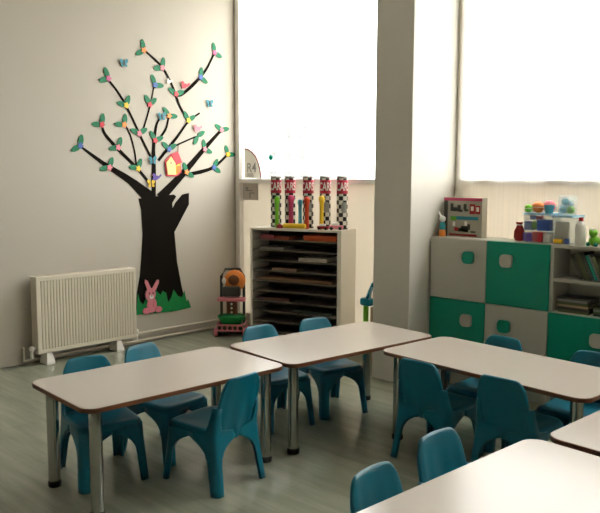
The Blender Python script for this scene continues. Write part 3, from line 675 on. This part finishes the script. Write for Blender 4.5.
b = bmesh.new(); ball(b, (0, 0, .035), .038, 1, .8, .9); ball(b, (0, -.012, .085), .028); link('body', b, M['lime'], t, True)
for s in (-1, 1):
    b = bmesh.new(); ball(b, (s*.032, -.02, .014), .014); link('leg', b, M['cab_green'], t, True)
    b = bmesh.new(); ball(b, (s*.014, -.028, .108), .008); link('eye', b, M['white'], t, True)
o = link('toy_block', B(-.03, .03, -.02, .02, 0, .04, bev=.005), M['red'], loc=(-1.775, 4.53, ZT_)); tag(o, 'red toy block beside the green toy animal on the cabinet', 'toy block')
o = link('picture_card', B(-.07, .07, -.004, .004, 0, .16), M['paper'], loc=(-1.79, 4.64, ZT_)); tag(o, 'cream picture card propped up behind the green toy animal', 'card')

# ---------------------------------------------------------------- sheer curtain in front of the right window
b = bmesh.new(); rows = []; NX = 300; x0c, x1c = -2.985, 1.28
for j, z in enumerate((.30, 1.0, 1.7, 2.4, 3.44)):
    row = []
    for i in range(NX+1):
        s = i/NX; x = x0c+s*(x1c-x0c)
        if i < 20: x += -.028*(1-(z-.3)/2.75)*(1-i/20)
        row.append(b.verts.new((x, 4.757+.007*math.sin(s*120+1.3*math.sin(s*23))*(1-.15*j)+.004*math.sin(s*41), z)))
    rows.append(row)
for a, c in zip(rows, rows[1:]):
    for k in range(NX): b.faces.new((a[k], a[k+1], c[k+1], c[k]))
cu = empty('sheer_curtain', (-.85, 4.757, 3.46), 0, 'long white sheer curtain hanging over the right window behind the cabinets', 'curtain')
link('curtain_cloth', P(b, -.85, 4.757, 3.46), M['curtain'], cu, True)
b = bmesh.new(); tube(b, [(-3.0, 4.757, 3.45), (1.32, 4.757, 3.45)], .014, 10); link('curtain_rail', P(b, -.85, 4.757, 3.46), M['frame'], cu, True)

# ---------------------------------------------------------------- stickers on the left window
ws = empty('window_sticker', (-5.42, 4.842, 1.55), 0, 'half round pale sticker with grey letters low on the left window', 'sticker')
def flatxz(poly, y0, y1):
    b = bmesh.new(); a = [b.verts.new((x, y0, z)) for x, z in poly]; c = [b.verts.new((x, y1, z)) for x, z in poly]; n = len(poly)
    b.faces.new(a); b.faces.new(c[::-1])
    for i in range(n): b.faces.new((a[i], c[i], c[(i+1) % n], a[(i+1) % n]))
    return b
arc = [(-5.51+.25*math.cos(t), 1.50+.30*math.sin(t)) for t in [PI/2*k/14 for k in range(15)]]
link('sticker_sheet', P(flatxz(arc+[(-5.51, 1.50)], 4.842, 4.844), -5.42, 4.842, 1.55), thin('sticker_film', (.75, .72, .66), tr=0, tl=.24), ws)
arc2 = [(-5.51+.235*math.cos(t), 1.50+.285*math.sin(t)) for t in [PI/2*k/14 for k in range(15)]]
tag(link('arch_outline', P(flatxz(arc+arc2[::-1], 4.839, 4.842), -5.42, 4.842, 1.55), thin('pink_film', (.45, .2, .18), tr=0, tl=.15), ws), 'pale red arch line')
for txt, sz, x, z in (('R4', .13, -5.40, 1.60), ('SINIF', .05, -5.42, 1.53)):
    b = text_bm(txt[:2] if sz > .1 else '0000', sz)
    for v in b.verts: v.co = Vector((x+v.co.x, 4.8385, z+v.co.y))
    link('lettering', P(b, -5.42, 4.842, 1.55), M['grey'], ws)
po = link('poster', P(flatxz([(-5.515, 1.285), (-5.30, 1.285), (-5.30, 1.45), (-5.515, 1.45)], 4.832, 4.836), -5.41, 4.834, 1.28), thin('poster_paper', (.62, .56, .50), tr=0, tl=.12), loc=(-5.41, 4.834, 1.28))
tag(po, 'small grey paper notice under the sill left of the paper shelf', 'poster')
b = bmesh.new()
for x, z, w_, h_ in ((-.02, .10, .05, .006), (-.05, .12, .02, .012), (.03, .075, .03, .006), (-.005, .05, .008, .03)): box(b, x-w_, x+w_, -.0035, -.0022, z-h_, z+h_)
link('poster_print', b, M['grey'], po)
o = link('window_sticker', ball(bmesh.new(), (0, 0, 0), .03, 1, .1, .8), thin('cyan_film', (.02, .45, .36), tr=0, tl=.2), loc=(-5.13, 4.845, 1.70)); tag(o, 'tiny turquoise sticker on the left window pane', 'sticker')

# ---------------------------------------------------------------- toy cleaning trolley in the corner
T = empty('toy_trolley', (-5.27, 4.46, 0), D2(40), 'tall toy trolley with orange round top, pink tray and green basin in the corner', 'toy trolley')
def bar(name, pts, r, m): b = bmesh.new(); tube(b, pts, r, 10); return link(name, b, M[m], T, True)
bar('frame', [(-.11, .07, .07), (-.11, .07, .56), (-.07, .07, .63), (.07, .07, .63), (.11, .07, .56), (.11, .07, .07)], .014, 'darkgrey')
b = bmesh.new(); ball(b, (.025, .05, .52), .10, 1.05, .35, 1.05, 20); link('orange_disc', b, M['orange'], T, True)
b = bmesh.new(); ball(b, (.02, .012, .53), .055, 1, .25, .9, 14); link('brown_disc', b, M['brown'], T, True)
b = bmesh.new(); ball(b, (-.075, .02, .52), .03, .7, .5, 1.1, 12); link('white_bottle', b, M['white'], T, True)
link('pouch', B(-.085, .085, -.03, .05, .37, .47, bev=.02), M['darkgrey'], T, True)
b = prism(bmesh.new(), rrect(.135, .065, .03, 5), .335, .36, bev=.008); link('pink_tray', b, M['pink'], T)
link('centre_post', B(-.05, .05, .0, .06, .18, .34, bev=.01), M['brown'], T)
b = bmesh.new()
for z in (.22, .26, .30): ball(b, (0, -.005, z), .012, 1, .5, 1, 10)
link('button', b, M['white'], T, True)
link('basin', lathe(bmesh.new(), [(0, .10), (.08, .10), (.13, .17), (.135, .19), (.125, .19), (.10, .15), (0, .15)], 20), M['green'] if False else M['grass'], T, True)
b = bmesh.new(); ball(b, (0, 0, .155), .115, 1, 1, .45, 20); link('green_bowl', b, M['grass'], T, True)
link('base_basket', prism(bmesh.new(), rrect(.125, .10, .04, 5), .03, .11, bev=.01), M['darkgrey'], T)
for dz_ in (.06, .115):
    b = bmesh.new(); pts = rrect(.13, .105, .04, 5); tube(b, [(x, y, dz_) for x, y in pts]+[(pts[0][0], pts[0][1], dz_)], .008, 8); link('pink_rim', b, M['pink'], T, True)
b = bmesh.new()
for k in range(5):
    a = -.1+.05*k; tube(b, [(a+.028*math.cos(t), -.108, .087+.024*math.sin(t)) for t in [2*PI*q/14 for q in range(15)]], .005, 6)
link('pink_scrolls', b, M['pink'], T, True)
for sx in (-1, 1):
    for sy in (-1, 1):
        b = bmesh.new(); tube(b, [(sx*.125, sy*.08, .042), (sx*.15, sy*.08, .042)], .042, 20); wl = link('wheel', b, M['pink'], T, True)
        b = bmesh.new(); tube(b, [(sx*.149, sy*.08, .042), (sx*.155, sy*.08, .042)], .016, 12); link('hub', b, M['darkred'], wl, True)

# ---------------------------------------------------------------- toy broom between shelf and column
T = empty('toy_broom', (-3.69, 4.55, 0), 0, 'toy broom with bright green handle and teal head propped beside the grey column', 'toy broom')
b = bmesh.new(); tube(b, [(0, 0, 0), (0, 0, .48)], .022, 12); link('green_handle', b, M['lime'], T, True)
b = bmesh.new(); tube(b, [(.045, .02, 0), (.045, .02, .46)], .012, 10); tag(link('brown_handle', b, M['tan'], T, True), 'brown second stick')
link('head', B(-.05, .06, -.03, .04, .47, .535, bev=.02), M['tealtoy'], T, True)
b = bmesh.new(); tube(b, [(.02, 0, .53), (.045, 0, .60), (.07, 0, .66)], [.022, .018, .012], 10); link('neck', b, M['tealtoy'], T, True)
b = bmesh.new(); tube(b, [(.045, -.02, .53), (.062, -.02, .58), (.075, -.02, .63)], [.008, .010, .006], 8); link('light_stripe', b, M['lightblue'], T, True)

# ---------------------------------------------------------------- outside
struct('ground', B(-160, 120, 5.2, 260, -6.3, -6.0), mat('street', (.34, .33, .30), .9))
mb = mat('facade_pale', (.45, .45, .43), .8); mw = mat('facade_window', (.125, .125, .125), .8); mt = mat('tree_green', (.05, .07, .035), .9, noise=(1, .3))
def building(x, y, w_, d, h, lab, fl):
    t = empty('apartment_building', (x, y, -6), 0, lab, 'building', 'buildings outside')
    link('wall', B(-w_/2, w_/2, 0, d, 0, h), mb, t)
    link('roof', B(-w_/2-.3, w_/2+.3, -.3, d+.3, h, h+.4), mb, t)
    for k in range(fl):
        z = 1.2+k*3.0
        if z+1.5 > h: break
        for i in range(int(w_/3)):
            xx = -w_/2+1+i*3; link('window', B(xx, xx+1.4, -.06, 0, z, z+1.5), mw, t)
building(-76, 72, 15, 10, 20, 'pale apartment building far off, faint through the left window', 7)
building(-21, 62, 16, 10, 13.5, 'pale apartment building faint behind the sheer curtain on the right', 4)
def tree(x, y, s, h, lab):
    t = empty('leafy_tree', (x, y, -6), 0, lab, 'tree', 'trees outside')
    b = bmesh.new(); tube(b, [(0, 0, 0), (.1, 0, h*.5), (0, .1, h*.8)], [.3, .25, .12], 10); link('trunk', b, M['brown'], t, True)
    b = bmesh.new()
    for k in range(14):
        a = random.uniform(0, 2*PI); q = random.uniform(0, s*.7); ball(b, (q*math.cos(a), q*math.sin(a), h*.75+random.uniform(-s*.5, s*.7)), s*random.uniform(.35, .55), seg=12)
    link('crown', b, mt, t, True)
tree(-15.5, 36, 3.0, 9.5, 'round tree outside, faint through the sheer curtain at right')
tree(-7.5, 34, 2.6, 8.5, 'lower tree outside at the right end of the curtain view')
bpy.context.view_layer.update()
